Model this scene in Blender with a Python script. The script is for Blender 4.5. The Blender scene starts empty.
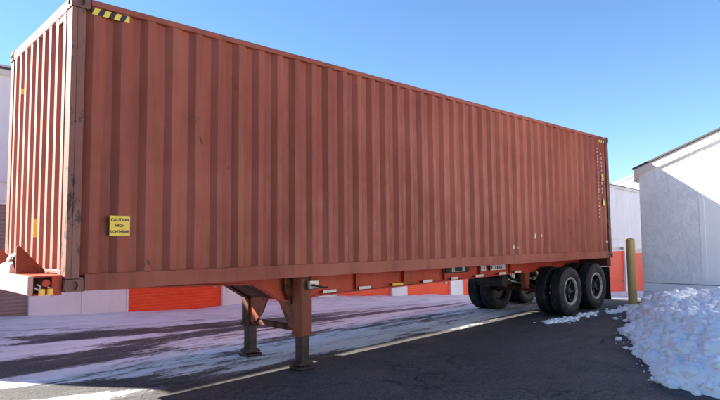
import bpy, bmesh, math, random
import numpy as np
from mathutils import Vector, Matrix
random.seed(7)
R = math.radians
scene = bpy.context.scene
C = scene.collection

# ------------------------------------------------------------------ camera
ZB = 1.25                                   # underside of the container above the yard
yaw, pitch, roll = R(43.464), R(4.073), R(-0.534)
fw = Vector((math.sin(yaw)*math.cos(pitch), math.cos(yaw)*math.cos(pitch), math.sin(pitch)))
rt = Vector((math.cos(yaw), -math.sin(yaw), 0)); up = rt.cross(fw)
rt, up = math.cos(roll)*rt + math.sin(roll)*up, -math.sin(roll)*rt + math.cos(roll)*up
cam = bpy.data.objects.new('camera', bpy.data.cameras.new('camera'))
C.objects.link(cam); scene.camera = cam
cam.data.sensor_width = 36; cam.data.sensor_fit = 'HORIZONTAL'; cam.data.lens = 572.9/720*36
cam.data.clip_end = 3000; cam.data.clip_start = 0.05
m = Matrix((rt, up, -fw)).transposed().to_4x4(); m.translation = (-1.721, -5.878, 0.457+ZB)
cam.matrix_world = m

# ------------------------------------------------------------------ sky, sun, exposure
SUN = Vector((-0.70, 1.0, 0.76)).normalized()
elev = math.asin(SUN.z); az = math.atan2(SUN.x, SUN.y)      # azimuth clockwise from +Y
w = bpy.data.worlds.new('World'); scene.world = w; w.use_nodes = True
nt = w.node_tree; bg = nt.nodes['Background']
sky = nt.nodes.new('ShaderNodeTexSky'); sky.sky_type = 'NISHITA'; sky.sun_disc = False
sky.sun_elevation = elev; sky.sun_rotation = az
sky.air_density = 1.4; sky.dust_density = 0.0; sky.ozone_density = 7.0; sky.altitude = 1800
nt.links.new(sky.outputs[0], bg.inputs[0]); bg.inputs[1].default_value = 0.05
sl = bpy.data.lights.new('sun', 'SUN'); sl.energy = 5.0; sl.angle = R(0.5); sl.color = (1, .93, .82)
so = bpy.data.objects.new('sun', sl); C.objects.link(so); so.rotation_euler = SUN.to_track_quat('Z', 'Y').to_euler()
vs = scene.view_settings
vs.view_transform = 'Standard'; vs.look = 'None'; vs.gamma = 1; vs.exposure = 2.24; vs.use_curve_mapping = False
scene.cycles.max_bounces = 8; scene.cycles.diffuse_bounces = 5

# ------------------------------------------------------------------ materials
class N:
    """small node builder"""
    def __init__(s, name):
        s.m = bpy.data.materials.new(name); s.m.use_nodes = True
        s.t = s.m.node_tree; s.b = s.t.nodes['Principled BSDF']; s._p = None
    def n(s, typ, **kw):
        x = s.t.nodes.new(typ)
        for k, v in kw.items(): setattr(x, k, v)
        return x
    def l(s, a, b): s.t.links.new(a, b)
    def put(s, sock, v):
        if hasattr(v, 'is_linked'): s.l(v, sock)
        else: sock.default_value = v
    def pos(s):
        if s._p is None: s._p = s.n('ShaderNodeNewGeometry').outputs['Position']
        return s._p
    def mapped(s, scale, vec=None):
        x = s.n('ShaderNodeMapping'); s.l(vec or s.pos(), x.inputs[0]); x.inputs['Scale'].default_value = scale
        return x.outputs[0]
    def noise(s, scale, detail=6, rough=.6, stretch=(1, 1, 1), dist=0.0):
        x = s.n('ShaderNodeTexNoise'); s.l(s.mapped(stretch), x.inputs['Vector'])
        x.inputs['Scale'].default_value = scale; x.inputs['Detail'].default_value = detail
        x.inputs['Roughness'].default_value = rough; x.inputs['Distortion'].default_value = dist
        return x.outputs[0]
    def ramp(s, f, a, b, lo=0.0, hi=1.0):
        x = s.n('ShaderNodeMapRange'); x.interpolation_type = 'SMOOTHSTEP'
        s.put(x.inputs[0], f); s.put(x.inputs[1], a); s.put(x.inputs[2], b); x.inputs[3].default_value = lo; x.inputs[4].default_value = hi
        return x.outputs[0]
    def mix(s, f, a, b):
        x = s.n('ShaderNodeMix', data_type='RGBA')
        s.put(x.inputs[0], f)
        for k, v in ((6, a), (7, b)):
            s.put(x.inputs[k], (v[0], v[1], v[2], 1) if isinstance(v, tuple) else v)
        return x.outputs[2]
    def math(s, op, a, b=0.0):
        x = s.n('ShaderNodeMath', operation=op); s.put(x.inputs[0], a); s.put(x.inputs[1], b); return x.outputs[0]
    def bump(s, h, strength=.3, dist=.01, normal=None):
        x = s.n('ShaderNodeBump'); s.l(h, x.inputs['Height']); x.inputs['Strength'].default_value = strength; x.inputs['Distance'].default_value = dist
        if normal: s.l(normal, x.inputs['Normal'])
        return x.outputs[0]
    def done(s, col, rough=.6, metal=0.0, normal=None, spec=.5):
        s.put(s.b.inputs['Base Color'], (col[0], col[1], col[2], 1) if isinstance(col, tuple) else col)
        s.put(s.b.inputs['Roughness'], rough); s.put(s.b.inputs['Metallic'], metal)
        s.b.inputs['Specular IOR Level'].default_value = spec
        if normal: s.l(normal, s.b.inputs['Normal'])
        return s.m

def simple(name, col, rough=.6, metal=0., var=.15, scale=6., spec=.5, bump=0.):
    k = N(name); f = k.noise(scale, 7, .65)
    a = tuple(c*(1-var) for c in col); b = tuple(min(1, c*(1+var)) for c in col)
    nm = k.bump(k.noise(scale*8, 4), bump, .004) if bump else None
    return k.done(k.mix(k.ramp(f, .3, .7), a, b), rough, metal, nm, spec)

def painted(name, a, b, rust, rust_lo=.62, streak=1.0, rough=.5):
    """weathered paint: blotchy fading, vertical run-off streaks, scrapes, nicks, rust"""
    k = N(name)
    fade = k.ramp(k.noise(.55, 6, .62), .34, .66)
    c = k.mix(fade, a, b)
    chalk = k.ramp(k.noise(2.6, 6, .7, (1, 1, .35)), .5, .75)
    c = k.mix(k.math('MULTIPLY', chalk, .30*streak), c, tuple(min(1, x*1.25+.03) for x in b))
    st = k.ramp(k.noise(5., 5, .62, (1, 1, .06)), .42, .72)
    c = k.mix(k.math('MULTIPLY', st, .55*streak), c, tuple(x*.62 for x in a))
    run = k.ramp(k.noise(9., 6, .66, (1, 1, .045)), .60, .76)
    c = k.mix(k.math('MULTIPLY', run, .55*streak), c, tuple(x*1.3 for x in rust))
    grime = k.ramp(k.noise(22., 6, .7), .5, .8)
    c = k.mix(k.math('MULTIPLY', grime, .30), c, (.10, .055, .045))
    rs = k.ramp(k.noise(3.2, 9, .76, (1, 1, .6), .6), rust_lo, rust_lo+.06)
    c = k.mix(rs, c, rust)
    nick = k.ramp(k.noise(38., 4, .6), .70, .74)
    c = k.mix(k.math('MULTIPLY', nick, .75), c, tuple(x*.8 for x in rust))
    sc = k.ramp(k.noise(7., 3, .5, (.5, .5, 5.)), .72, .75)
    c = k.mix(k.math('MULTIPLY', sc, .45), c, tuple(min(1, x*1.5+.03) for x in b))
    h = k.math('ADD', k.math('MULTIPLY', k.noise(1.7, 3, .5), 1.6), k.math('MULTIPLY', k.noise(24., 5, .6), .12))
    ro = k.ramp(k.noise(4., 4), .3, .7, rough-.08, rough+.14)
    return k.done(c, ro, 0., k.bump(h, .22, .018), .22)

M = {}
M['paint'] = painted('container_paint', (.250, .057, .034), (.325, .090, .054), (.075, .028, .017), .62)
M['post'] = painted('container_post_paint', (.20, .068, .044), (.26, .095, .062), (.032, .018, .014), .515, 1., .55)
M['post'].node_tree.nodes['Principled BSDF'].inputs['Specular IOR Level'].default_value = .5
M['front'] = painted('container_front_sunlit_paint', (.32, .105, .072), (.40, .150, .105), (.12, .048, .032), .70, .6, .55)  # paler than the sides; sunlit brightness of this end put into the colour
M['front'].node_tree.nodes['Principled BSDF'].inputs['Specular IOR Level'].default_value = .55
M['cast'] = painted('casting_paint', (.17, .08, .06), (.21, .10, .075), (.05, .028, .022), .52)
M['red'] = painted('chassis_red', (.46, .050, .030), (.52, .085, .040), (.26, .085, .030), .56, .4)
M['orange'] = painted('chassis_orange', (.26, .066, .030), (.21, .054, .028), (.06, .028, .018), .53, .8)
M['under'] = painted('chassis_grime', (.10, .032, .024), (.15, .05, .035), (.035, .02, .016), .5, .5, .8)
M['sunlit_red'] = painted('sunlit_pale_red', (.54, .25, .21), (.60, .34, .29), (.28, .10, .07), .58, .5)  # bolster red paled, sunlight on its front face put into the colour
M['black'] = simple('black_iron', (.022, .02, .02), .6, .2, .3, 14, bump=.15)
M['darkleg'] = simple('greasy_steel', (.045, .035, .032), .45, .6, .4, 10, bump=.2)
def mk_tyre():
    k = N('tyre_rubber'); d = k.ramp(k.noise(7, 7, .65), .45, .75)
    return k.done(k.mix(k.math('MULTIPLY', d, .8), (.014, .013, .015), (.075, .070, .068)), .72, 0, k.bump(k.noise(40, 4), .15, .004), .4)
M['tyre'] = mk_tyre()
M['rim'] = simple('rim_steel', (.36, .325, .28), .6, .2, .4, 16, bump=.15)
M['hub'] = simple('hub_grime', (.035, .032, .032), .6, .3, .4, 20, bump=.2)
M['amber'] = simple('amber_lens', (.85, .38, .03), .2, 0, .08, 20)
M['yellow'] = simple('sticker_yellow', (.80, .54, .05), .5, 0, .1, 12)
M['ink'] = simple('black_ink', (.02, .018, .015), .5, 0, .1)
M['tape'] = simple('reflective_white', (.74, .70, .66), .35, 0, .18, 30)
M['plate'] = simple('grey_plate', (.42, .42, .40), .45, .2, .25, 24)
M['stencil'] = simple('worn_white_stencil', (.62, .52, .50), .6, 0, .35, 60)
M['galv'] = simple('galvanised', (.38, .37, .35), .45, .7, .25, 18)
M['hose'] = simple('air_hose', (.55, .53, .50), .35, 0, .1)
M['whitepaint'] = simple('white_primer', (.72, .70, .68), .5, 0, .15, 9)
def metal_wall(name, a, b):
    k = N(name)
    f = k.ramp(k.noise(.8, 6, .6), .3, .7); c = k.mix(f, a, b)
    st = k.ramp(k.noise(3.5, 5, .6, (1, 1, .06)), .5, .8); c = k.mix(k.math('MULTIPLY', st, .25), c, tuple(x*.62 for x in a))
    dirt = k.ramp(k.noise(11, 7, .7), .55, .8); c = k.mix(k.math('MULTIPLY', dirt, .25), c, (.34, .27, .24))
    return k.done(c, .45, 0, k.bump(k.noise(2.2, 3), .08, .02), .4)
M['wall'] = metal_wall('storage_wall_white', (.70, .665, .66), (.76, .73, .72))
M['fascia'] = metal_wall('fascia_cream', (.62, .56, .50), (.68, .63, .57))
M['door'] = metal_wall('rollup_door_orange', (.78, .070, .016), (.84, .092, .022))
M['browndoor'] = metal_wall('rollup_door_brown', (.26, .185, .17), (.30, .22, .20))
M['trim'] = metal_wall('dark_trim', (.05, .04, .045), (.07, .055, .055))
M['roofwhite'] = metal_wall('roof_white', (.70, .69, .68), (.76, .75, .74))
def stucco(name, rough_tex):
    k = N(name)
    big = k.ramp(k.noise(1.1, 5, .6), .35, .7)
    c = k.mix(big, (.74, .73, .72), (.82, .81, .80))
    if rough_tex:
        bl = k.ramp(k.noise(7., 5, .7, (1, 1, .75), 1.2), .42, .66)
        c = k.mix(k.math('MULTIPLY', bl, .55), c, (.58, .57, .57))
        v = k.ramp(k.noise(11., 6, .7, (1, 1, .7), 1.5), .54, .66)
        c = k.mix(k.math('MULTIPLY', v, .5), c, (.88, .87, .87))
        nm = k.bump(k.noise(7., 6, .7, (1, 1, .75), 1.2), .65, .03)
    else:
        nm = k.bump(k.noise(30., 4), .1, .004)
    return k.done(c, .85, 0, nm, .25)
M['stucco'] = stucco('rough_stucco', True); M['board'] = stucco('smooth_board', False)
def mk_snow():
    k = N('snow'); d = k.ramp(k.noise(3.2, 8, .7), .5, .78)
    c = k.mix(k.math('MULTIPLY', d, .15), (.96, .955, .955), (.74, .71, .70))
    g = k.ramp(k.noise(30, 4, .6), .72, .76); c = k.mix(k.math('MULTIPLY', g, .6), c, (.16, .13, .12))
    h = k.math('ADD', k.noise(22, 9, .8), k.math('MULTIPLY', k.noise(110, 5, .75), .7))
    k.b.inputs['Subsurface Weight'].default_value = 0.0
    return k.done(c, .75, 0, k.bump(h, .45, .03), .3)
M['snow'] = mk_snow()
def mk_ground():
    k = N('yard_ground')
    at = k.n('ShaderNodeAttribute', attribute_name='snow'); a = at.outputs['Fac']
    # asphalt
    g = k.noise(55, 6, .7); big = k.ramp(k.noise(.45, 6, .6), .32, .7)
    asp = k.mix(big, (.060, .058, .059), (.096, .092, .093))
    gr1 = k.ramp(k.noise(30, 6, .8), .44, .58); asp = k.mix(k.math('MULTIPLY', gr1, .75), asp, (.020, .019, .020)); agg = k.ramp(k.noise(48, 3, .65), .56, .63); asp = k.mix(k.math('MULTIPLY', agg, .6), asp, (.20, .19, .185)); pit = k.ramp(k.noise(90, 4, .65), .60, .70); asp = k.mix(k.math('MULTIPLY', pit, .6), asp, (.012, .011, .012))
    oil = k.ramp(k.noise(1.7, 5, .6), .66, .74); asp = k.mix(k.math('MULTIPLY', oil, .6), asp, (.016, .015, .017))
    salt = k.ramp(k.noise(2.3, 8, .75, (.5, 1.4, 1)), .54, .74); asp = k.mix(k.math('MULTIPLY', salt, .34), asp, (.20, .19, .19))
    vo = k.n('ShaderNodeTexVoronoi', feature='DISTANCE_TO_EDGE'); vo.inputs['Scale'].default_value = .55
    wx = k.n('ShaderNodeVectorMath', operation='ADD'); nz = k.n('ShaderNodeTexNoise'); nz.inputs['Scale'].default_value = 1.8; nz.inputs['Detail'].default_value = 6
    k.l(k.pos(), nz.inputs['Vector']); k.l(k.pos(), wx.inputs[0]); k.l(nz.outputs['Color'], wx.inputs[1]); k.l(wx.outputs[0], vo.inputs['Vector'])
    crack = k.ramp(vo.outputs['Distance'], .0, .014, 1, 0); crack = k.math('MULTIPLY', crack, k.ramp(k.noise(.7, 3), .42, .55))
    asp = k.mix(k.math('MULTIPLY', crack, .8), asp, (.010, .009, .010))
    # snow: wind- and tyre-drawn along the lane
    n1 = k.noise(1.0, 9, .66, (.30, 1.7, 1), .4); n2 = k.noise(5.0, 8, .72, (.32, 1.5, 1), .3); n3 = k.noise(26, 5, .7, (.6, 1.2, 1))
    nn = k.math('ADD', k.math('ADD', k.math('MULTIPLY', n1, .42), k.math('MULTIPLY', n2, .40)), k.math('MULTIPLY', n3, .18))
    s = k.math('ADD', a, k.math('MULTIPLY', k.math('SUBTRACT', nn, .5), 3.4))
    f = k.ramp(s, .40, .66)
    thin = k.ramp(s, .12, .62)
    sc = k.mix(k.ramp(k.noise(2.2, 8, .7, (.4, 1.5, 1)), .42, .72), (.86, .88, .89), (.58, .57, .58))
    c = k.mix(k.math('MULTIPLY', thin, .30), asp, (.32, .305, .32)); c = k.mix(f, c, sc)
    h = k.math('ADD', k.math('MULTIPLY', g, .9), k.math('MULTIPLY', f, 1.6))
    h = k.math('ADD', h, k.math('MULTIPLY', n3, .5)); h = k.math('SUBTRACT', h, k.math('MULTIPLY', crack, .5))
    ro = k.ramp(k.noise(1.3, 5), .35, .7, .62, .9)
    return k.done(c, ro, 0, k.bump(h, .5, .015), .35)
M['ground'] = mk_ground()
M['bollard'] = painted('bollard_paint', (.46, .30, .115), (.52, .35, .14), (.16, .10, .05), .62, .8, .6)

# ------------------------------------------------------------------ mesh helpers
class MB:
    def __init__(s): s.v = []; s.f = []
    def add(s, vs, fs):
        o = len(s.v); s.v += [tuple(v) for v in vs]; s.f += [tuple(i+o for i in f) for f in fs]; return s
    def box(s, x0, x1, y0, y1, z0, z1):
        return s.add([(x0,y0,z0),(x1,y0,z0),(x1,y1,z0),(x0,y1,z0),(x0,y0,z1),(x1,y0,z1),(x1,y1,z1),(x0,y1,z1)],
                     [(0,3,2,1),(4,5,6,7),(0,1,5,4),(1,2,6,5),(2,3,7,6),(3,0,4,7)])
    def prism(s, poly, axis, a, b):
        """polygon (u,v) extruded along axis between a and b; axis 0: (y,z), 1: (x,z), 2: (x,y)"""
        n = len(poly)
        def P(u, v, t): return {0: (t,u,v), 1: (u,t,v), 2: (u,v,t)}[axis]
        vs = [P(u,v,a) for u,v in poly] + [P(u,v,b) for u,v in poly]
        fs = [tuple(range(n)), tuple(range(2*n-1, n-1, -1))] + [(i, i+n, (i+1)%n+n, (i+1)%n) for i in range(n)]
        return s.add(vs, fs)
    def tube(s, p, q, r, n=12, r2=None):
        p = Vector(p); q = Vector(q); d = (q-p).normalized(); a = d.orthogonal().normalized(); b = d.cross(a); r2 = r if r2 is None else r2
        vs = []
        for c, rr in ((p, r), (q, r2)):
            vs += [c + rr*(math.cos(2*math.pi*i/n)*a + math.sin(2*math.pi*i/n)*b) for i in range(n)]
        return s.add(vs, [tuple(range(n-1,-1,-1)), tuple(range(n, 2*n))] + [(i, (i+1)%n, (i+1)%n+n, i+n) for i in range(n)])
    def path(s, pts, r, n=8):
        for a, b in zip(pts[:-1], pts[1:]): s.tube(a, b, r, n)
        return s
    def lathe(s, prof, c, axis='y', n=40, close=False):
        """profile (radius, along) revolved about an axis through c"""
        k = len(prof); vs = []
        for i in range(n):
            t = 2*math.pi*i/n; cs, sn = math.cos(t), math.sin(t)
            for r, h in prof:
                vs.append((c[0]+r*cs, c[1]+h, c[2]+r*sn) if axis == 'y' else (c[0]+r*cs, c[1]+r*sn, c[2]+h))
        fs = []
        for i in range(n):
            j = (i+1) % n
            for q in range(k if close else k-1):
                q2 = (q+1) % k; fs.append((i*k+q, i*k+q2, j*k+q2, j*k+q))
        return s.add(vs, fs)
    def mesh(s, name):
        me = bpy.data.meshes.new(name); me.from_pydata(s.v, [], s.f); me.validate()
        bm = bmesh.new(); bm.from_mesh(me); bmesh.ops.recalc_face_normals(bm, faces=bm.faces); bm.to_mesh(me); bm.free()
        return me
    def build(s, name, mat, parent=None, bevel=0., smooth=False, segs=1):
        me = s.mesh(name); me.materials.append(M[mat] if isinstance(mat, str) else mat)
        if bevel:
            bm = bmesh.new(); bm.from_mesh(me)
            bmesh.ops.bevel(bm, geom=[e for e in bm.edges if e.calc_face_angle(0) > .6], offset=bevel, segments=segs, affect='EDGES', clamp_overlap=True)
            bm.to_mesh(me); bm.free()
        if smooth: smooth_by_angle(me)
        o = bpy.data.objects.new(name, me); C.objects.link(o)
        if parent: o.parent = parent
        return o
def smooth_by_angle(me, ang=.6):
    bm = bmesh.new(); bm.from_mesh(me)
    for f in bm.faces: f.smooth = True
    for e in bm.edges: e.smooth = e.calc_face_angle(0) < ang
    bm.to_mesh(me); bm.free()
def tag(o, label, cat=None, group=None, kind=None):
    if label: o['label'] = label
    if cat: o['category'] = cat
    if group: o['group'] = group
    if kind: o['kind'] = kind
    return o
def empty(name, loc=(0,0,0)):
    o = bpy.data.objects.new(name, None); C.objects.link(o); o.location = loc; o.empty_display_size = .2; return o
def text_mb(body, size, mat, name, parent, loc, rot=(R(90),0,0), spacing=1.0):
    cu = bpy.data.curves.new(name, 'FONT'); cu.body = body; cu.size = size; cu.align_x = 'CENTER'; cu.align_y = 'CENTER'; cu.extrude = .0006
    cu.space_character = spacing; cu.resolution_u = 3; cu.offset = .0016
    t = bpy.data.objects.new(name, cu); C.objects.link(t)
    me = bpy.data.meshes.new_from_object(t.evaluated_get(bpy.context.evaluated_depsgraph_get()))
    bpy.data.objects.remove(t); bpy.data.curves.remove(cu)
    me.materials.clear(); me.materials.append(M[mat]); me.name = name
    o = bpy.data.objects.new(name, me); C.objects.link(o); o.location = loc; o.rotation_euler = rot; o.parent = parent
    return o

# value noise for terrain and snow
_rng = np.random.RandomState(3); _T = _rng.rand(256, 256)
def vnoise(x, y):
    x = np.asarray(x, float); y = np.asarray(y, float)
    xi = np.floor(x).astype(int); yi = np.floor(y).astype(int); fx = x-xi; fy = y-yi
    fx = fx*fx*(3-2*fx); fy = fy*fy*(3-2*fy)
    g = lambda a, b: _T[a % 256, b % 256]
    return (g(xi,yi)*(1-fx)+g(xi+1,yi)*fx)*(1-fy) + (g(xi,yi+1)*(1-fx)+g(xi+1,yi+1)*fx)*fy
def fbm(x, y, o=5, gain=.5):
    s = 0; a = 1; t = 0
    for i in range(o):
        s = s + a*vnoise(x*2**i+17.3*i, y*2**i+5.1*i); t += a; a *= gain
    return s/t
def sst(a, b, x):
    t = np.clip((np.asarray(x, float)-a)/(b-a), 0, 1); return t*t*(3-2*t)

# ------------------------------------------------------------------ ground
WY = 8.4                                                      # front of the storage building
def gA(x):
    x = np.asarray(x, float); xc = np.clip(x, -1, 12.6)
    return -.06 + .0175*(xc-3) + .05*sst(10.5, 12.5, xc) - .085*np.clip(x-12.9, 0, 22)
def gB(x): x = np.clip(x, -6, 60); return .093 - .05*(x-1.2)
def G(x, y):
    t = np.maximum(sst(1.6, WY-.2, y), 1-sst(-16, -8, y)); return gA(x)*(1-t) + gB(x)*t
def bank(x, y):                                               # snow banked against the doors
    return (.20*sst(5.6, 8.5, x)*(1-sst(15, 22, x)) + .05)*sst(WY-1.7, WY-.25, y)*(.75+.5*fbm(x*1.3, y*1.3, 3))*(np.asarray(y) < WY+.5)
def axis_coords(a, b, step, far):
    c = list(np.arange(a, b, step)); s = step; lo = [a]; hi = [c[-1]]
    while hi[-1] < far: s *= 1.35; hi.append(hi[-1]+s)
    s = step
    while lo[-1] > -far: s *= 1.35; lo.append(lo[-1]-s)
    return np.array(lo[:0:-1] + c + hi[1:])
gx = axis_coords(-4.5, 19, .075, 700); gy = axis_coords(-7, 9.2, .06, 700)
X, Y = np.meshgrid(gx, gy, indexing='ij')
lane = sst(.85, 1.25, Y + .25*(fbm(X*.8, Y*.8+9, 3)-.5))*(1-sst(40, 60, np.abs(X)))
snow = .66*lane
def band(cy, hw, x0, x1, amt, drift=0.):
    d = np.abs(Y-(cy+drift*X)-.5*(fbm(X*.35+cy, Y*0+cy, 3)-.5))
    return amt*(1-sst(hw*.5, hw, d))*sst(x0-.6, x0+.5, X)*(1-sst(x1-1.2, x1+1.0, X))
snow -= band(2.15, .45, -6, 1.8, .65, -.35) + band(3.55, .60, -6, 2.6, .50) + band(5.5, .55, 1.0, 8, .40, -.05) + band(4.3, .35, 2.0, 6.0, .30) + band(4.1, .40, 6, 11, .34) + band(2.6, .3, 4, 9, .22)
snow += .32*sst(WY-2.3, WY-.6, Y)*lane
snow = np.where((Y > .1) & (X < 1.0), np.maximum(snow, .9*(1-sst(.25, .75, X+.3*(Y-1)))*(1-sst(1.2, 1.9, Y+.3*X))), snow)
snow = np.maximum(snow, .85*(1-sst(-10, -6.5, Y))*sst(1.5, 4.5, X)*(1-sst(60, 90, X)))   # unseen snow across the yard, added to bounce sunlight onto the container
snow = np.maximum(snow, .8*sst(70, 110, np.hypot(X, Y))*sst(-10, 20, X))  # distant unseen snow, kept to one side for the same bounce
snow += .16*sst(.35, .6, Y)*(1-sst(1.0, 1.3, Y))*sst(-3, 0, X)  # lit strip's brightness painted in as a pale band of the snow mask
Z = G(X, Y) + bank(X, Y) + .012*np.clip(snow, 0, 1)*fbm(X*2, Y*5, 4) + .010*(fbm(X*.7, Y*.7, 4)-.5)
nx, ny = X.shape
idx = np.arange(nx*ny).reshape(nx, ny)
quads = np.stack([idx[:-1,:-1], idx[1:,:-1], idx[1:,1:], idx[:-1,1:]], -1).reshape(-1, 4)
me = bpy.data.meshes.new('ground')
me.from_pydata(np.stack([X, Y, Z], -1).reshape(-1, 3).tolist(), [], quads.tolist())
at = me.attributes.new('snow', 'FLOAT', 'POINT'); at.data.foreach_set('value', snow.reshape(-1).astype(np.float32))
me.polygons.foreach_set('use_smooth', [True]*len(me.polygons)); me.materials.append(M['ground'])
ground = bpy.data.objects.new('ground', me); C.objects.link(ground); ground['kind'] = 'structure'

# ------------------------------------------------------------------ storage building with roll-up doors
XL = -3.75                                                   # left end of the building
def eave_z(x): return 5.652 - .0285*max(0., x-8.0)
sb = tag(empty('storage_building', (XL, WY, 0)), 'long white metal storage building with orange roll-up doors behind the trailer', 'building')
inv = Matrix.Translation((-XL, -WY, 0))
def sbuild(mb, name, mat, parent=None, **kw):
    o = mb.build(name, mat, parent or sb, **kw); o.matrix_parent_inverse = Matrix.Translation((-XL, -WY, 0)) if parent is None else Matrix()
    return o
DW, DH = 2.6, 2.46
doors = [(-.87, 'browndoor')] + [(3.92+3.415*k, 'door') for k in range(11)]
XE = 44.0
def curtain(x0, zb, zt):
    """ribbed steel curtain"""
    mb = MB(); n = int((zt-zb)/.082); yv = WY+.10; pr = []
    for i in range(n):
        z = zb + (zt-zb)*i/n; h = (zt-zb)/n
        pr += [(yv, z), (yv-.014, z+h*.12), (yv-.014, z+h*.70), (yv, z+h*.82)]
    pr.append((yv, zt)); k = len(pr)
    mb.add([(x0, y, z) for y, z in pr] + [(x0+DW, y, z) for y, z in pr], [(i, i+1, i+1+k, i+k) for i in range(k-1)])
    return mb
edges = []
for x0, mt in doors:
    zb = float(gB(x0+DW/2)) - .03; zt = zb + DH
    edges.append((x0, x0+DW, zb, zt))
    d = sbuild(curtain(x0, zb, zt), 'roll_up_door', mt)
    if mt == 'browndoor': d['label'] = 'dull brown roll-up door'
    b = MB().box(x0, x0+DW, WY+.06, WY+.098, zb, zb+.07).build('bottom_bar', mt, d)
    l = MB().box(x0+DW-.30, x0+DW-.16, WY+.045, WY+.085, zb+.62, zb+.70).box(x0+DW-.25, x0+DW-.22, WY+.02, WY+.045, zb+.60, zb+.73).build('latch', 'galv', d)
    for jx in (x0-.055, x0+DW+.002):
        MB().box(jx, jx+.053, WY-.012, WY+.12, zb-.1, zt+.002).build('door_jamb', 'wall', d)
    MB().box(x0-.055, x0+DW+.055, WY-.016, WY+.12, zt+.004, zt+.07).build('door_header', 'wall', d)
# wall panels: piers between the doors, with screws, then the band above
xs = [XL] + sum([[a-.057, b+.057] for a, b, _, _ in edges], []) + [XE]
seam = lambda x: eave_z(x) - 3.85 + .55
for i in range(0, len(xs), 2):
    a, b = xs[i], xs[i+1]; n = max(1, round((b-a)/.95)); zb = float(gB((a+b)/2))-.4
    zt = max([e[3] for e in edges if e[0]-.2 < b+.2 and e[1]+.2 > a-.2] + [zb+2.8])
    for j in range(n):
        p0 = a+(b-a)*j/n; p1 = a+(b-a)*(j+1)/n-(.006 if j < n-1 else 0)
        o = sbuild(MB().box(p0, p1, WY, WY+.16, zb, zt+.07), 'wall_panel', 'wall', bevel=.004)
        mb = MB(); zs = zb+.4
        for zz in (zs+.52, zs+1.5):
            x = p0+.10
            while x < p1-.05:
                mb.tube((x, WY+.004, zz), (x, WY-.006, zz), .012, 6); x += .305
        if mb.v: mb.build('screws', 'galv', o)['kind'] = 'stuff'
x = XL; allx = []
while x < XE-.1:
    x1 = min(XE, x+3.415); zt0, zt1 = eave_z(x)-.24, eave_z(x1)-.24
    # panel above the doors, following each bay
    ztop_l = [e[3] for e in edges if e[0] < x1 and e[1] > x]
    zlo = (max(ztop_l) if ztop_l else float(gB(x))+2.5)+.074
    sm = min(seam((x+x1)/2), zt0-.5); sm = max(sm, zlo+.4)
    sbuild(MB().box(x, x1-.006, WY+.004, WY+.15, zlo-.3 if False else zlo, sm-.012), 'wall_panel', 'wall')
    sbuild(MB().prism([(x, sm+.012), (x1-.006, sm+.012), (x1-.006, zt1), (x, zt0)], 1, WY+.002, WY+.15), 'wall_panel', 'wall')
    sbuild(MB().box(x, x1-.004, WY-.018, WY+.10, sm-.018, sm+.018), 'seam_trim', 'fascia')
    allx.append((x, x1)); x = x1
# back-up sheet behind the cladding so that no bay shows daylight
sbuild(MB().prism([(XL+.01, -2.9), (XE-.02, -2.9), (XE-.02, eave_z(XE)-.3), (XL+.01, eave_z(XL)-.3)], 1, WY+.20, WY+8.0), 'core_wall', 'wall')
for x, x1 in allx:
    sbuild(MB().prism([(x, eave_z(x)-.26), (x1-.004, eave_z(x1)-.26), (x1-.004, eave_z(x1)-.05), (x, eave_z(x)-.05)], 1, WY-.10, WY+.02), 'fascia_board', 'fascia')
sbuild(MB().add([(XL-.1, WY-.13, eave_z(XL-.1)-.045), (XE+.1, WY-.13, eave_z(XE)-.045), (XE+.1, WY-.13, eave_z(XE)), (XL-.1, WY-.13, eave_z(XL-.1)),
                 (XL-.1, WY+.3, eave_z(XL-.1)-.02), (XE+.1, WY+.3, eave_z(XE)-.02), (XE+.1, WY+.3, eave_z(XE)+.03), (XL-.1, WY+.3, eave_z(XL-.1)+.03)],
                [(0,1,2,3), (4,7,6,5), (3,2,6,7), (0,4,5,1), (0,3,7,4), (1,5,6,2)]), 'drip_edge', 'trim')
sbuild(MB().prism([(WY+.0, 0), (WY+8.2, 0), (WY+8.2, .32), (WY+.0, .02)], 0, XL-.08, XE+.05), 'roof', 'roofwhite')
rf = [o for o in sb.children if o.name.startswith('roof') and 'roll' not in o.name][0]
for v in rf.data.vertices: v.co.z += eave_z(v.co.x) - .0

# unseen mirrored copy across the yard, added to bounce sunlight onto the container
def copy_tree(o, parent=None):
    c = o.copy(); C.objects.link(c); c.parent = parent
    if parent is not None: c.matrix_parent_inverse = o.matrix_parent_inverse.copy()
    for q in o.children: copy_tree(q, c)
    return c
ob = copy_tree(sb); ob.scale = (1, -1, 1); ob.location = (3.4, -17.0, -.38)
ob['label'] = 'unseen white storage building added across the yard to bounce sunlight'

# white gabled building further down the lane
fb = tag(empty('gabled_shed', (60, 6, 0)), 'far white gabled shed roof showing above the storage building eave', 'building')
def fbuild(mb, name, mat):
    o = mb.build(name, mat, fb); o.matrix_parent_inverse = Matrix.Translation((-60, -6, 0)); return o
gz = float(gB(60))
fbuild(MB().prism([(22, gz-.3), (2, gz-.3), (2, 6.0), (12, 9.7), (22, 6.0)], 0, 58, 72), 'wall', 'roofwhite')
fbuild(MB().prism([(22.4, 5.86), (22.4, 6.05), (12, 9.92), (1.6, 6.05), (1.6, 5.86), (12, 9.73)], 0, 57.6, 72.4), 'roof', 'roofwhite')

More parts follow.
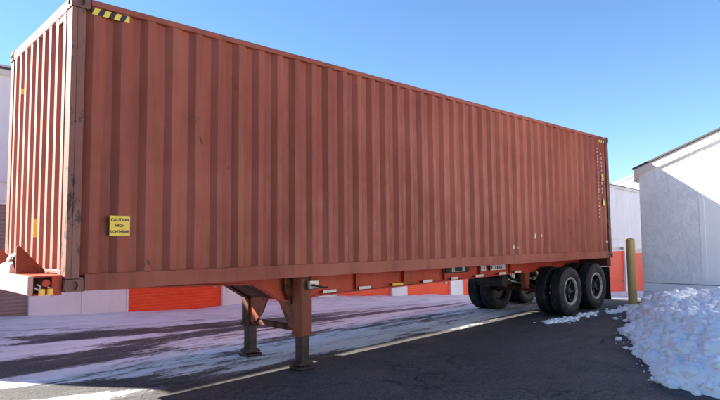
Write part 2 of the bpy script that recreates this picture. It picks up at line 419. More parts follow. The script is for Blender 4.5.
# ------------------------------------------------------------------ gabled building at the trailer's tail
GX = 12.42; GY = -.60
gb = tag(empty('gabled_building', (GX, GY, 0)), 'grey stucco gabled building with cream rake board behind the snow pile', 'building')
gi = Matrix.Translation((-GX, -GY, 0))
def gbuild(mb, name, mat, **kw):
    o = mb.build(name, mat, gb, **kw); o.matrix_parent_inverse = gi; return o
pit = .3785; HE = 1.913+ZB; RID = -7.2                          # wall height at the eave, ridge line
def rz(y): return HE + pit*((GY+.04)-y)
plinth_z = -.585+ZB; pl2 = -.793+ZB
YJ = -1.90
gbuild(MB().prism([(GY, plinth_z+.012), (YJ+.008, plinth_z+.012), (YJ+.008, rz(YJ)), (GY, rz(GY))], 0, GX, GX+.2), 'stucco_panel', 'stucco')
y = YJ
while y > RID*2-GY+.1:
    y1 = max(y-1.22, 2*RID-GY)
    za = rz(y) if y > RID else rz(2*RID-y); zb_ = rz(y1) if y1 > RID else rz(2*RID-y1)
    poly = [(y-.006, plinth_z+.012), (y1+.006, plinth_z+.012), (y1+.006, zb_), (y-.006, za)]
    if y > RID > y1: poly = poly[:3] + [(RID, rz(RID))] + poly[3:]
    gbuild(MB().prism(poly, 0, GX+.004, GX+.2), 'wall_board', 'board'); y = y1
gbuild(MB().box(GX-.012, GX+.2, 2*RID-GY, GY+.004, pl2+.008, plinth_z-.004), 'skirting_board', 'board', bevel=.006)
gbuild(MB().box(GX-.02, GX+.2, 2*RID-GY, GY+.008, -1.6, pl2-.004), 'plinth', 'board', bevel=.006)
gbuild(MB().box(GX-.006, GX+.16, YJ-.05, YJ+.05, plinth_z+.014, rz(YJ)-.02), 'joint_batten', 'board')
gbuild(MB().prism([(GY-.02, -1.6), (2*RID-GY+.02, -1.6), (2*RID-GY+.02, rz(GY)-.05), (RID, rz(RID)-.05), (GY-.02, rz(GY)-.05)], 0, GX+.21, GX+12), 'rear_shell', 'stucco')
for sgn in (1, -1):
    f = lambda y: y if sgn == 1 else 2*RID-y
    e = GY+.09
    gbuild(MB().prism([(f(e), rz(e)-.005), (f(RID), rz(RID)-.005), (f(RID), rz(RID)+.19), (f(e), rz(e)+.19)], 0, GX-.05, GX+.02), 'rake_board', 'fascia', bevel=.004)
    gbuild(MB().prism([(f(e+.02), rz(e+.02)+.195), (f(RID), rz(RID)+.195), (f(RID), rz(RID)+.235), (f(e+.02), rz(e+.02)+.235)], 0, GX-.085, GX+12.3), 'roof_slope', 'trim')
gbuild(MB().box(GX+.02, GX+12, GY, GY+.12, HE-.12, HE+.10), 'eave_board', 'fascia')

# ------------------------------------------------------------------ bollard
bx, by = 12.02, -.50
bz = float(G(bx, by))
bo = empty('bollard', (bx, by, bz)); tag(bo, 'mustard steel pipe bollard guarding the grey building corner', 'bollard')
rb = .096; hb = 1.52
MB().lathe([(rb, -.2), (rb, hb-.02), (rb-.004, hb), (rb*.92, hb+.018), (rb*.7, hb+.038), (rb*.35, hb+.05), (0.001, hb+.054)], (0,0,0), 'z', 28).build('pipe', 'bollard', bo, smooth=True)
MB().lathe([(rb+.10, -.05), (rb+.085, .035), (rb+.001, .05)], (0,0,0), 'z', 20).build('concrete_collar', 'board', bo)

# ------------------------------------------------------------------ shipping container
L, W, H = 12.192, 2.438, 2.896
ct = empty('shipping_container', (0, 0, ZB)); tag(ct, 'rust red corrugated steel shipping container on the chassis trailer', 'container')
def corr(x0, x1, z0, z1, yo, yi, pitch, dirn=1, flat=.072, slope=.068):
    """corrugated sheet in the x-z plane: yo outer face, yi inner face"""
    n = int(round((x1-x0)/pitch)); p = (x1-x0)/n; k = p/pitch; pts = []
    fl, sl = flat*k, slope*k; inn = p-fl-2*sl
    for i in range(n):
        b = x0+i*p; pts += [(b, yi), (b+inn/2, yi), (b+inn/2+sl, yo), (b+inn/2+sl+fl, yo), (b+inn/2+2*sl+fl, yi)]
    pts.append((x1, yi)); q = [pts[0]]
    for a in pts[1:]:
        if abs(a[0]-q[-1][0]) > 1e-4: q.append(a)
    return q
def sheet(pts, z0, z1, swap=False, th=.004, sgn=1):
    mb = MB(); k = len(pts)
    P = (lambda u, v, z: (v, u, z)) if swap else (lambda u, v, z: (u, v, z))
    mb.add([P(u, v, z0) for u, v in pts] + [P(u, v, z1) for u, v in pts], [(i, i+1, i+1+k, i+k) for i in range(k-1)])
    return mb
# near and far sides: wide outer flats as on the photograph
sp = corr(.10, L-.10, 0, 0, .008, .054, .278, flat=.066, slope=.070)
sheet(sp, .15, H-.06).build('side_panel', 'paint', ct)
sheet([(u, W-v) for u, v in sp], .15, H-.06).build('side_panel', 'paint', ct)
fp = corr(.12, W-.12, 0, 0, .006, .066, .2442, flat=.080, slope=.020)
sheet(fp, .20, H-.11, swap=True).build('front_panel', 'front', ct)
# rails
for y0, y1 in ((-.004, .058), (W-.058, W+.004)):
    MB().box(.178, L-.178, y0, y1, .0, .014).box(.178, L-.178, y0, y0+.01 if y0 < 1 else y1-.0, .014, .158).box(.178, L-.178, y0+.012 if y0 < 1 else y0, y1 if y0 < 1 else y1-.012, .016, .162).build('bottom_rail', 'paint', ct)
    MB().box(.178, L-.178, y0, y1, H-.068, H-.006).build('top_rail', 'paint', ct, bevel=.005)
MB().box(.0, .06, .162, W-.162, H-.12, H-.006).build('front_header', 'front', ct, bevel=.005)
MB().box(.0, .06, .162, W-.162, .02, .20).build('front_sill', 'front', ct, bevel=.005)
# corner posts
for px in (0, 1):
    for py in (0, 1):
        x0, x1 = (0.004, .13) if px == 0 else (L-.13, L-.004); y0, y1 = (.002, .15) if py == 0 else (W-.15, W-.002)
        cx = .055 if px == 0 else L-.055; cy = .055 if py == 0 else W-.055
        mb = MB()
        if px == 0: mb.box(x0, x0+.05, y0, y1, .118, H-.118); mb.box(x0+.05, x1, *((y0, y0+.012) if py == 0 else (y1-.012, y1)), .118, H-.118); mb.box(x0+.05, x0+.13, *((y0+.012, y0+.05) if py == 0 else (y1-.05, y1-.012)), .118, H-.118)
        else: mb.box(x0, x1, y0, y1, .118, H-.118)
        mb.build('corner_post', 'post', ct, bevel=.004)
# corner castings with real apertures
def holed_face(mb, c, ua, va, na, hw, hh, ea, eb, depth, n=20):
    """rectangle hw x hh centred on c, with an elliptical recess; ua/va in-plane axes, na outward normal"""
    c, ua, va, na = map(Vector, (c, ua, va, na)); out = []; inn = []
    for i in range(n):
        t = 2*math.pi*i/n; cs, sn = math.cos(t), math.sin(t); k = min(hw/abs(cs) if abs(cs) > 1e-6 else 1e9, hh/abs(sn) if abs(sn) > 1e-6 else 1e9)
        out.append(c+ua*cs*k+va*sn*k); inn.append(c+ua*cs*ea+va*sn*eb)
    bot = [p-na*depth for p in inn]
    mb.add(out+inn+bot, [(i, (i+1)%n, (i+1)%n+n, i+n) for i in range(n)] + [(i+n, (i+1)%n+n, (i+1)%n+2*n, i+2*n) for i in range(n)] + [tuple(range(2*n, 3*n))])
for px in (0, 1):
    for py in (0, 1):
        for pz in (0, 1):
            sx, sy = (1, 1) ; a, b, c = .178, .162, .118
            x0 = -.006 if px == 0 else L-a+.006; y0 = -.008 if py == 0 else W-b+.008; z0 = -.004 if pz == 0 else H-c+.004
            mb = MB(); cx, cy, cz = x0+a/2, y0+b/2, z0+c/2
            for (cc, ua, va, na, hw, hh, ea, eb) in (
                ((cx, y0, cz), (1,0,0), (0,0,1), (0,-1,0), a/2, c/2, .032, .042), ((cx, y0+b, cz), (1,0,0), (0,0,1), (0,1,0), a/2, c/2, .032, .042),
                ((x0, cy, cz), (0,1,0), (0,0,1), (-1,0,0), b/2, c/2, .036, .030), ((x0+a, cy, cz), (0,1,0), (0,0,1), (1,0,0), b/2, c/2, .001, .001),
                ((cx, cy, z0+c), (1,0,0), (0,1,0), (0,0,1), a/2, b/2, .05, .03), ((cx, cy, z0), (1,0,0), (0,1,0), (0,0,-1), a/2, b/2, .05, .03)):
                holed_face(mb, cc, ua, va, na, hw, hh, ea, eb, .028)
            mb.build('corner_casting', 'cast', ct)
# roof, floor, cross members, doors at the rear
rp = corr(.18, L-.18, 0, 0, H-.012, H-.03, .209, flat=.09, slope=.03)
mb = MB(); k = len(rp); mb.add([(u, .06, z) for u, z in rp]+[(u, W-.06, z) for u, z in rp], [(i, i+1, i+1+k, i+k) for i in range(k-1)]); mb.build('roof_panel', 'paint', ct)
MB().box(.06, L-.06, .06, W-.06, .15, .178).build('floor', 'under', ct)
for i in range(36):
    x = 2.7+i*.262
    if x < L-.3: MB().box(x, x+.045, .06, W-.06, .03, .148).build('cross_member', 'under', ct)
MB().box(.2, 2.6, .06, .66, .03, .06).box(.2, 2.6, W-.66, W-.06, .03, .06).build('tunnel_plate', 'under', ct)
for k in (0, 1):
    y0 = .15+k*(W/2-.15)+.004; y1 = y0+W/2-.158
    pts = corr(.14, H-.14, 0, 0, L-.02, L-.055, .5, flat=.3, slope=.04)
    mb = MB(); n = len(pts); mb.add([(v, y0, u) for u, v in pts]+[(v, y1, u) for u, v in pts], [(i, i+1, i+1+n, i+n) for i in range(n-1)])
    d = mb.build('rear_door', 'paint', ct)
    for q in (.28, .80):
        MB().tube((L+.02, y0+q, .12), (L+.02, y0+q, H-.12), .017, 10).build('locking_bar', 'galv', d)
MB().box(L-.06, L-.002, .162, W-.162, .0, .13).build('rear_sill', 'paint', ct); MB().box(L-.06, L-.002, .162, W-.162, H-.13, H-.01).build('rear_header', 'paint', ct)
# stickers
st = MB().box(.402, .604, .0025, .0060, .528, .732).build('caution_sticker', 'yellow', ct); st['label'] = 'yellow caution sticker with black lettering'
for txt, zz, sz in (('CAUTION', .690, .040), ('HIGH', .632, .038), ('CONTAINER', .572, .033)):
    t = text_mb(txt, sz, 'ink', 'lettering', st, (.503, .0016, zz))
def hazard(x0, x1, z0, z1, y, nst, along='x'):
    mbk, mby = MB(), MB(); wd = (x1-x0)/nst; sk = wd*.55
    root = MB().box(x0, x1, y+.0012, y+.003, z0, z1) if along == 'x' else MB().box(y+.0012, y+.003, x0, x1, z0, z1)
    r = root.build('hazard_tape', 'ink', ct)
    for i in range(nst):
        if i % 2 == 0:
            a = x0+i*wd; poly = [(max(x0, a), z0), (min(x1, a+wd), z0), (min(x1, a+wd+sk), z1), (min(x1, a+sk), z1)]
            MB().prism(poly, 1 if along == 'x' else 0, y, y+.001).build('tape_stripe', 'yellow', r)
hazard(.185, .56, H-.150, H-.082, .004, 7)
hazard(11.68, 12.02, H-.15, H-.085, .004, 6)
hazard(.2, .42, H-.19, H-.13, .003, 4, 'y')
MB().prism([(.064, 1.155), (.008, 1.1735), (.008, 1.171), (.064, 1.1525)], 2, .53, .73).build('front_sticker', 'yellow', ct)
MB().prism([(.064, 1.8875), (.008, 1.906), (.008, 1.9035), (.064, 1.885)], 2, 2.27, 2.34).build('front_sticker', 'yellow', ct)
# worn, unreadable stencil columns near the tail, and small marks
random.seed(11)
for cxm, z0, z1, sz in ((11.60, .95, 2.60, .055), (11.80, 1.55, 2.50, .07)):
    z = z1
    while z > z0:
        wd = sz*random.uniform(.55, 1); hh = sz*random.uniform(.5, .9)
        mb = MB().box(cxm-wd/2, cxm+wd/2, .0062, .0085, z-hh*.25, z).box(cxm-wd/2, cxm-wd/2+wd*.3, .0062, .0085, z-hh, z-hh*.25)
        if random.random() < .6: mb.box(cxm+wd*.1, cxm+wd/2, .0062, .0085, z-hh, z-hh*.55)
        mb.build('stencil_mark', 'stencil', ct); z -= sz*random.uniform(1.2, 1.9)
MB().prism([(11.77, 1.24), (11.93, 1.24), (11.85, 1.42)], 1, .004, .0062).build('warning_sticker', 'yellow', ct)
MB().box(11.80, 11.88, .004, .0062, 1.83, 1.98).build('warning_sticker', 'yellow', ct)
MB().box(11.88, 12.0, .0035, .0062, .36, .40).build('warning_sticker', 'stencil', ct)
for x, z, s in ((8.65, .52, .05), (8.9, .53, .03), (7.85, .32, .04), (8.0, .30, .025)):
    MB().prism([(x-s*.5, z-s), (x+s*.4, z-s*.9), (x+s*.5, z+s*.6), (x, z+s), (x-s*.45, z+s*.3)], 1, .0065, .0090).build('paint_patch', 'stencil', ct)

# ------------------------------------------------------------------ chassis trailer
ch = empty('chassis_trailer', (0, 0, 0)); tag(ch, 'red skeletal container chassis with landing legs and dual tyres', 'trailer')
def z(v): return v+ZB
def cb(mb, name, mat, parent=None, **kw): return mb.build(name, mat, parent or ch, **kw)
# main beams: I-section following the gooseneck profile
def botz(x): return -.305+.0115*(x-3.6)
for yb, fr in ((.75, 1), (W-.75, 0)):
    prof_b = [(-.02, -.02), (2.58, -.10), (3.02, -.36), (3.55, -.33), (9.3, botz(9.3)), (12.0, botz(12.0))]
    mb = MB(); top = -.006
    pts = [(x, z(b)) for x, b in prof_b] + [(12.0, z(top)), (-.02, z(top+.0))]
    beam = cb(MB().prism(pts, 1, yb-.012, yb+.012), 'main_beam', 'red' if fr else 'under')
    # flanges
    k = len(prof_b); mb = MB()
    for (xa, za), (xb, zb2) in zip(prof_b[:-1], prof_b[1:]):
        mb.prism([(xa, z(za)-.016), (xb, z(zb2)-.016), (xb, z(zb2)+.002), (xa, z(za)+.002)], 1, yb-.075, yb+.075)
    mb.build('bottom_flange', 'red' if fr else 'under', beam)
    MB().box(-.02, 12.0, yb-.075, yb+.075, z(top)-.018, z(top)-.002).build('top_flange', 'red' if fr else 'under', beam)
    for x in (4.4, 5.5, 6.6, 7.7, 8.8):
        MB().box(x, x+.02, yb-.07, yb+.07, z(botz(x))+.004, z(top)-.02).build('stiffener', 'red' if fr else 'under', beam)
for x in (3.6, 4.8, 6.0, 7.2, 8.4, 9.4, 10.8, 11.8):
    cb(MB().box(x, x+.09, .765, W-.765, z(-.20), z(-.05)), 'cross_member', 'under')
# bolsters
cb(MB().box(-.30, -.255, .05, W-.05, z(-.015), z(.158)), 'front_bolster', 'sunlit_red', bevel=.006)
fbm_ = [o for o in ch.children if o.name.startswith('front_bolster')][0]
MB().box(-.255, -.012, .05, W-.05, z(.146), z(.160)).build('top_plate', 'red', fbm_)
MB().box(-.255, -.012, .16, W-.16, z(-.030), z(-.016)).build('bottom_plate', 'red', fbm_)
MB().box(-.095, -.012, .052, .075, z(-.03), z(.146)).build('end_plate', 'red', fbm_)
MB().box(-.254, -.095, .20, .22, z(-.015), z(.145)).build('inner_plate', 'under', fbm_)
for i, x in enumerate((-.185, -.115)):
    MB().box(x-.026, x+.026, .022, .05, z(-.024), z(.040)).build('side_lamp', 'amber', fbm_, bevel=.006)
MB().tube((-.15, .06, z(.09)), (-.15, .03, z(.09)), .034, 14).build('side_lamp', M['amber'] if False else 'red', fbm_, smooth=True)
MB().path([(-.24, .06, z(.05)), (-.21, .045, z(.03)), (-.19, .05, z(.06)), (-.22, .07, z(.08))], .007, 6).build('wire', 'hose', fbm_)
for k in range(6):
    MB().box(-.3035, -.3005, .75+.25*k, .75+.25*k+.21, z(.03), z(.125)).build('reflective_tape', 'tape', fbm_)
for yy in (.62, 1.55, 2.2):                                    # triangular stops on the bolster
    MB().prism([(-.275, z(.161)), (-.275, z(.43)), (-.25, z(.44)), (-.02, z(.19)), (-.02, z(.161))], 1, yy-.012, yy+.012).build('stop_gusset', 'orange', fbm_)
MB().prism([(-.26, z(.162)), (-.07, z(.162)), (-.07, z(.175)), (-.20, z(.27)), (-.26, z(.24))], 1, .95, 1.35).build('hose_tray', 'whitepaint', fbm_)
pts = [(-.17+.055*math.cos(t*.9)+.01*math.sin(3*t), .98+.055*t, z(.30)+.05*math.sin(t*.9)) for t in range(8)]
MB().path(pts, .016, 8).build('air_hose', 'hose', fbm_)
MB().path([(-.2, .95, z(.21)), (-.24, .90, z(.30)), (-.18, .93, z(.37)), (-.10, 1.02, z(.33)), (-.1, 1.2, z(.25))], .013, 8).build('air_hose', 'black', fbm_)
rbst = cb(MB().box(11.98, 12.16, .03, W-.03, z(-.20), z(-.008)), 'rear_bolster', 'under', bevel=.006)
for s in (.1, W-.34):
    MB().box(12.161, 12.175, s, s+.24, z(-.16), z(-.05)).build('tail_lamp', 'red', rbst)
# side plates on the near beam
for x, wd in ((6.61, .70),):
    b = cb(MB().box(x, x+wd, .655, .70, z(-.150), z(-.030)), 'lamp_box', 'black', bevel=.01)
    MB().box(x+.16, x+.56, .645, .653, z(-.135), z(-.045)).build('plate', 'plate', b, bevel=.003)
    MB().box(x+.25, x+.46, .632, .644, z(-.125), z(-.05)).build('lens', 'black', b, bevel=.004)
for x, wd in ((7.72, .17), (8.05, .52)):
    p = cb(MB().box(x, x+wd, .668, .672, z(-.155), z(-.055)), 'number_plate', 'tape')
    random.seed(int(x*100)); xx = x+.02
    while xx < x+wd-.05:
        MB().box(xx, xx+random.uniform(.02, .045), .6655, .6675, z(-.13), z(-.078)).build('plate_mark', 'ink', p); xx += random.uniform(.055, .08)
x = 3.72; random.seed(5)
while x < 9.6:
    wd = .26 if int(x*3) % 4 else .2
    cb(MB().box(x, x+wd, .670, .6735, z(botz(x+.1))-.005, z(botz(x+.1))+.038), 'reflective_tape', 'yellow' if 5.0 < x < 5.3 else 'tape'); x += random.uniform(.58, .82)
# landing gear
lg_z = []
def gear(y0, mat, near):
    yc = y0+.1; gz_ = float(G(3.25, yc))+.004
    r = cb(MB().box(3.15, 3.35, y0, y0+.2, z(-.83), z(-.03)), 'landing_leg', mat, bevel=.012)
    MB().box(3.178, 3.322, y0+.028, y0+.172, gz_+.06, z(-.80)).build('inner_tube', 'darkleg', r, bevel=.008)
    MB().prism([(3.12, gz_+.06), (3.38, gz_+.06), (3.34, gz_+.11), (3.16, gz_+.11)], 1, y0+.0, y0+.2).build('shoe_bracket', 'darkleg', r)
    MB().box(3.11, 3.39, y0-.03, y0+.23, gz_, gz_+.045).build('foot', 'darkleg', r, bevel=.015)
    MB().box(3.14, 3.36, y0-.01, y0+.21, z(-.845), z(-.80)).build('collar', mat, r, bevel=.006)
    return r
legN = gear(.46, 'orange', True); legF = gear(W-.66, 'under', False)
for y0_, y1_, mt_ in ((.662, .672, 'orange'), (W-.672, W-.662, 'under')):      # heavy upper brackets onto the beams
    br = cb(MB().prism([(3.02, z(-.03)), (3.48, z(-.03)), (3.48, z(-.20)), (3.37, z(-.42)), (3.13, z(-.42)), (3.02, z(-.20))], 1, y0_, y1_), 'upper_bracket', mt_)
    for bx_ in (3.08, 3.42):
        for bz_ in (-.08, -.16):
            MB().tube((bx_, y0_-.012, z(bz_)), (bx_, y1_+.012, z(bz_)), .016, 6).build('bolt', 'darkleg', br)
# gearbox and crank on the near leg
gbx = MB().box(3.25, 3.43, .40, .458, z(-.21), z(-.08)).build('gearbox', 'galv', legN, bevel=.015)
MB().path([(3.30, .40, z(-.15)), (3.30, .34, z(-.15)), (3.46, .335, z(-.19)), (3.52, .33, z(-.19))], .014, 8).build('crank', 'black', legN)
# triangular frame between the legs
fy0, fy1 = .66, W-.66
cb(MB().prism([(fy0+.002, z(-.03)), (fy1-.002, z(-.03)), (fy1-.002, z(-.20)), (1.30, z(-.21)), (1.22, z(-.24)), (1.14, z(-.21)), (fy0+.002, z(-.20))], 0, 3.19, 3.22), 'leg_crossbeam', 'under')
cb(MB().prism([(fy0+.002, z(-.21)), (1.14, z(-.22)), (1.10, z(-.32)), (fy0+.13, z(-.74)), (fy0+.002, z(-.76))], 0, 3.185, 3.215), 'gusset_plate', 'orange')
g2 = cb(MB().prism([(fy1-.002, z(-.21)), (1.30, z(-.22)), (1.30, z(-.34)), (1.46, z(-.60)), (1.62, z(-.74)), (fy1-.002, z(-.78))], 0, 3.185, 3.215), 'gusset_plate', 'orange')
for yy, zz in ((1.56, -.60), (1.42, -.40)):
    MB().tube((3.184, yy, z(zz)), (3.182, yy, z(zz)), .03, 12).build('bolt_hole', 'ink', g2)
cb(MB().box(3.20, 3.28, fy0+.002, fy1-.002, z(-.80), z(-.72)), 'leg_brace', 'under', bevel=.008)
# underside pan at the gooseneck step
cb(MB().prism([(2.60, z(-.095)), (3.03, z(-.352)), (3.03, z(-.332)), (2.60, z(-.075))], 1, .83, W-.83), 'step_plate', 'under')
cb(MB().box(3.03, 3.18, .83, W-.83, z(-.352), z(-.335)), 'step_plate', 'under')
# running gear
TR = .52
def tyre_mesh(yc):
    w2 = .135; prof = [(.285, -w2*.72), (.33, -w2*.95), (.40, -w2*1.04), (.455, -w2*.98), (.497, -w2*.86), (.512, -w2*.72)]
    for s in (-.62, -.2, .2, .62):
        prof += [(TR, (s-.14)*w2), (TR, (s+.14)*w2)]
        if s < .6: prof += [(TR-.014, (s+.16)*w2), (TR-.014, (s+.26)*w2)]
    prof += [(.512, w2*.72), (.497, w2*.86), (.455, w2*.98), (.40, w2*1.04), (.33, w2*.95), (.285, w2*.72)]
    return MB().lathe(prof, (0, 0, 0), 'y', 64)
t_me = tyre_mesh(0).mesh('tyre'); t_me.materials.append(M['tyre']); smooth_by_angle(t_me, .5)
r_me = MB().lathe([(.286, -.095), (.304, -.104), (.302, -.118), (.276, -.123), (.262, -.112), (.250, -.085)], (0,0,0), 'y', 48).mesh('rim'); r_me.materials.append(M['rim']); smooth_by_angle(r_me, .9)
mb = MB().lathe([(.001, -.10), (.05, -.10), (.07, -.085), (.085, -.02), (.10, .0), (.10, .05)], (0,0,0), 'y', 24)
for i in range(5):
    t = 2*math.pi*i/5+.3; c_, s_ = math.cos(t), math.sin(t); px_, pz_ = -s_, c_
    q = [(.07, -.035, -.05), (.07, .035, -.05), (.245, .022, -.075), (.245, -.022, -.075)]
    vv = [(a*c_+b*px_, d, a*s_+b*pz_) for a, b, d in q] + [(a*c_+b*px_, .05, a*s_+b*pz_) for a, b, d in q]
    mb.add(vv, [(0,1,2,3), (4,7,6,5), (0,4,5,1), (1,5,6,2), (2,6,7,3), (3,7,4,0)])
    mb.tube((.232*c_, -.06, .232*s_), (.232*c_, -.10, .232*s_), .013, 6)
mb.lathe([(.250, -.084), (.246, -.06), (.240, .03), (.245, .09), (.10, .085)], (0,0,0), 'y', 40)
h_me = mb.mesh('hub'); h_me.materials.append(M['hub']); smooth_by_angle(h_me, .5)
d_me = MB().lathe([(.10, .045), (.258, .045), (.258, .07), (.10, .07)], (0,0,0), 'y', 32).mesh('brake_drum'); d_me.materials.append(M['black'])
for ax_, hx in enumerate((10.14, 11.39)):
    for yc, outer, flip in ((.165, 1, 0), (.51, 0, 0), (W-.165, 1, 1), (W-.51, 0, 1)):
        hz = float(G(hx, .3 if not flip else W-.3))+TR-.006
        wh = empty('wheel', (hx, yc, hz)); wh.parent = ch
        if flip: wh.rotation_euler = (0, 0, math.pi)
        for nm, me_ in (('tyre', t_me),) + ((('rim', r_me), ('hub', h_me)) if outer else (('brake_drum', d_me),)):
            o = bpy.data.objects.new(nm, me_); C.objects.link(o); o.parent = wh; o.rotation_euler = (0, random.uniform(0, 6), 0)
    hz = float(G(hx, 1.2))+TR
    cb(MB().tube((hx, .2, hz), (hx, W-.2, hz), .065, 16), 'axle', 'under', smooth=True)
    for yy in (.75, W-.75):
        pts = [(-.56, .14), (-.3, .09), (0, .075), (.3, .09), (.56, .14)]
        mb = MB()
        for (a, za), (b, zb2) in zip(pts[:-1], pts[1:]): mb.prism([(hx+a, hz+za), (hx+b, hz+zb2), (hx+b, hz+zb2+.05), (hx+a, hz+za+.05)], 1, yy-.04, yy+.04)
        cb(mb, 'leaf_spring', 'black'); cb(MB().box(hx-.07, hx+.07, yy-.055, yy+.055, hz-.09, hz+.15), 'spring_seat', 'black', bevel=.01)
for hx in (9.48, 10.765, 12.02):
    for yy in (.75, W-.75):
        cb(MB().prism([(hx-.11, z(-.24)), (hx+.11, z(-.24)), (hx+.06, z(-.60)), (hx-.06, z(-.60))], 1, yy-.06, yy+.06), 'spring_hanger', 'orange' if hx < 10 and yy < 1 else 'under', bevel=.008)
cb(MB().tube((9.0, .95, z(-.42)), (9.0, 1.6, z(-.42)), .13, 18), 'air_tank', 'black', smooth=True)
cb(MB().path([(8.9, 1.0, z(-.32)), (9.3, .95, z(-.45)), (9.9, .9, z(-.55)), (10.1, .85, z(-.62))], .012, 6), 'brake_line', 'hose')
for yy in (.04, W-.64):
    cb(MB().prism([(12.06, z(-.22)), (12.09, z(-.22)), (12.13, z(-1.0)), (12.10, z(-1.0))], 1, yy, yy+.60), 'mud_flap', 'tyre')

# ------------------------------------------------------------------ snow heaps
_bm = bmesh.new(); bmesh.ops.create_icosphere(_bm, subdivisions=3, radius=1)
ICO3 = (np.array([v.co[:] for v in _bm.verts]), [[v.index for v in f.verts] for f in _bm.faces]); _bm.free()
_bm = bmesh.new(); bmesh.ops.create_icosphere(_bm, subdivisions=2, radius=1)
ICO2 = (np.array([v.co[:] for v in _bm.verts]), [[v.index for v in f.verts] for f in _bm.faces]); _bm.free()
def clod(vs_, fs_, c, r, rs):
    """an irregular lump of ploughed snow"""
    P, F = ICO3 if r > .055 else ICO2
    o = rs.rand(3)*60; k = 2.6
    n = fbm(P[:,0]*k+o[0]+P[:,2]*1.9, P[:,1]*k+o[1]-P[:,2]*1.7, 5, .72)
    q = P*(.35+1.3*n)[:,None]*np.array([1+.5*rs.rand(), 1+.3*rs.rand(), .65+.35*rs.rand()])*r
    t = rs.rand()*6.28; cs, sn = math.cos(t), math.sin(t)
    q = np.stack([q[:,0]*cs-q[:,1]*sn, q[:,0]*sn+q[:,1]*cs, q[:,2]], 1)+np.array(c)
    b = len(vs_); vs_.extend(map(tuple, q.tolist())); fs_.extend([[i+b for i in f] for f in F])
def heap(name, label, xs, ys, hf, seed, cell=.035, group=None, clods=0, crumbs=0):
    nx_, ny_ = int((xs[1]-xs[0])/cell), int((ys[1]-ys[0])/cell)
    a, b = np.meshgrid(np.linspace(*xs, nx_), np.linspace(*ys, ny_), indexing='ij')
    h = hf(a, b); base = G(a, b)
    # sideways jitter so the face breaks into lumps with small overhangs
    j = np.clip(h/.25, 0, 1)
    a2 = a + j*.16*(fbm(a*3+seed, b*3, 4)-.5); b2 = b + j*.16*(fbm(a*3+40, b*3+seed, 4)-.5)
    zz = base - .03 + h
    id_ = -np.ones(h.shape, int); keep = h > .0; n = 0; vs_ = []
    fs_ = []
    cells = keep[:-1,:-1] | keep[1:,:-1] | keep[1:,1:] | keep[:-1,1:]
    for i, jx in zip(*np.nonzero(cells)):
        q = []
        for di, dj in ((0,0),(1,0),(1,1),(0,1)):
            u, v = i+di, jx+dj
            if id_[u, v] < 0: id_[u, v] = n; n += 1; vs_.append((float(a2[u,v]), float(b2[u,v]), float(zz[u,v])))
            q.append(int(id_[u, v]))
        fs_.append(q)
    rs = np.random.RandomState(int(seed*10)+4)
    if clods:
        yy_ = np.argwhere((h > (.05 if clods > 500 else .03)) & (b > ys[0]+(2.2 if ys[1]-ys[0] > 4 else 0)));  gr = np.hypot(*np.gradient(h, cell)); wt = np.sqrt(1+np.clip(gr[yy_[:,0], yy_[:,1]], 0, 5)**2); pick = yy_[rs.choice(len(yy_), clods, p=wt/wt.sum())]
        for i, jx in pick:
            near = min(1., h[i, jx]/.3); r = (.016+.13*rs.rand()**4.5)*(.5+.5*near) if clods > 500 else .012+.030*rs.rand()**2
            clod(vs_, fs_, (a2[i, jx], b2[i, jx], zz[i, jx]-.45*r+.015), r, rs)
    if crumbs:
        ee = np.argwhere((h > 0) & (h < .10) & (b > ys[0]+(2.2 if ys[1]-ys[0] > 4 else 0))); pick = ee[rs.choice(len(ee), crumbs)]
        for i, jx in pick:
            r = .010+.035*rs.rand()**3; t_ = rs.rand()*6.28; dd_ = .30*rs.rand()**2.5
            px_, py_ = a[i, jx]+math.cos(t_)*dd_, b[i, jx]+math.sin(t_)*dd_
            if px_ < xs[1]-.1: clod(vs_, fs_, (px_, py_, float(G(px_, py_))+r*.35), r, rs)
    c = Vector((sum(xs)/2, sum(ys)/2, float(G(sum(xs)/2, sum(ys)/2))))
    me_ = bpy.data.meshes.new(name); me_.from_pydata([tuple(Vector(v)-c) for v in vs_], [], fs_); me_.materials.append(M['snow'])
    me_.polygons.foreach_set('use_smooth', [True]*len(me_.polygons))
    o = bpy.data.objects.new(name, me_); C.objects.link(o); o.location = c
    return tag(o, label, 'snow pile', group)
ex = [4.9, 5.3, 5.42, 5.62, 6.15, 6.85, 7.75, 9.2, 10.6, 11.4, 12.5]; ey = [-9.0, -5.6, -3.75, -3.20, -2.90, -2.58, -2.12, -1.46, -.86, -.74, -.70]
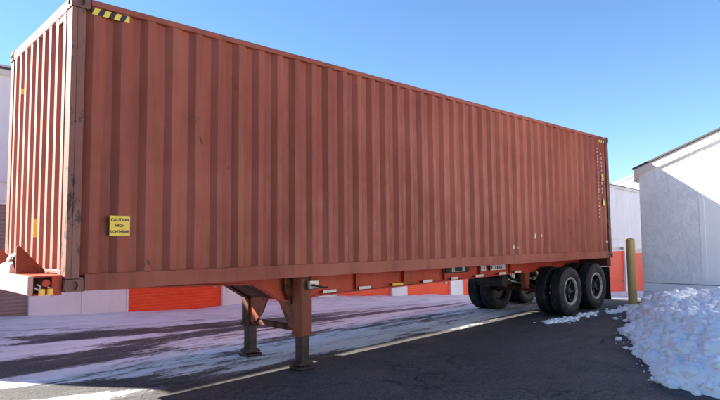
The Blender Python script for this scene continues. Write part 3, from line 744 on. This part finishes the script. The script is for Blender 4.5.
def big(x, y):
    e = np.interp(x, ex, ey); d = (e-y)*.72 + .35*(fbm(x*1.6+3, y*1.6, 5, .6)-.5)
    d = np.minimum(d, (x-5.36)*.9 + .3*(fbm(x*2, y*2+8, 4)-.5))
    rise = .50*sst(-.1, .95, d) + .50*sst(.3, 2.3, d)
    lobes = .36 + .16*fbm(x*.55+1, y*.55, 3) + .22*sst(7.6, 10.4, x)*np.exp(-((y+3.3)/1.5)**2) + .10*np.exp(-((x-6.9)**2+(y+4.0)**2)/1.0)
    def chunk(f, o):                                          # cellular lumps: rounded clods with creases between
        wx = x*f+o+.7*(fbm(x*f*.9+o, y*f*.9, 3)-.5); wy = y*f-o+.7*(fbm(x*f*.9, y*f*.9+o, 3)-.5)
        ix, iy = np.floor(wx).astype(int), np.floor(wy).astype(int); best = np.full(wx.shape, 9.); hh = np.zeros(wx.shape)
        for a in (-1, 0, 1):
            for b in (-1, 0, 1):
                cx_, cy_ = ix+a, iy+b; px_ = cx_+_T[cx_ % 256, cy_ % 256]; py_ = cy_+_T[(cx_+91) % 256, (cy_+37) % 256]
                r = (.55+.6*_T[(cx_+13) % 256, (cy_+71) % 256]); dd = (np.hypot(wx-px_, wy-py_)/r)
                q = r*np.sqrt(np.clip(1-(dd*.95)**2, 0, 1)); hh = np.maximum(hh, q)
        return hh
    edge = np.clip(d*1.7, 0, 1); d = np.maximum(d, 0)
    h = rise*lobes*(.80+.5*(fbm(x*1.4, y*1.4+4, 3)-.5)) + edge*(.30*chunk(1.5, 4.) + .13*chunk(4.6, 9.)*fbm(x*3, y*3, 2)*1.6 + .045*chunk(11, 2.)) + edge*.08*(fbm(x*9, y*9, 4, .6)-.5) + .05*sst(0, .06, d) - .11*edge
    h *= 1-.45*sst(11.2, 12.4, x)
    return np.where(d > 0, h + .012, -.02)
heap('snow_pile', 'large lumpy ploughed snow pile against the grey stucco wall', (4.9, 12.46), (-8.5, -.55), big, 2.0, .032, None, 4200, 260)
def ridge(p, q, wd, ht, s):
    def f(x, y):
        dx, dy = q[0]-p[0], q[1]-p[1]; ll = math.hypot(dx, dy); t = ((x-p[0])*dx+(y-p[1])*dy)/ll**2
        off = ((x-p[0])*-dy+(y-p[1])*dx)/ll + .10*(fbm(x*2+s, y*2, 3)-.5)
        e = wd*np.sqrt(np.clip(1-(2*t-1)**2, 0, 1))*np.clip(2.6*fbm(x*2.6+s, y*2.6+s, 4, .6)-.55, 0.02, 1.6)
        r = 1-np.abs(off)/np.maximum(e, 1e-3)
        return np.where((t > 0) & (t < 1) & (r > 0), .02+ht*np.sqrt(np.clip(r, 0, 1))*(.2+1.4*fbm(x*7+s, y*7, 4, .6)), -.02)
    return f
heap('snow_ridge', 'low snow ridge lying along the outer dual tyre', (8.5, 11.0), (-.55, .2), ridge((8.75, -.12), (10.75, -.20), .17, .045, 1.), 1., .025, None, 110, 90)
heap('snow_ridge', 'small snow ridge lying at the foot of the bollard', (10.6, 12.3), (-1.0, -.1), ridge((10.8, -.42), (12.2, -.66), .20, .05, 5.), 5., .025, None, 90, 70)
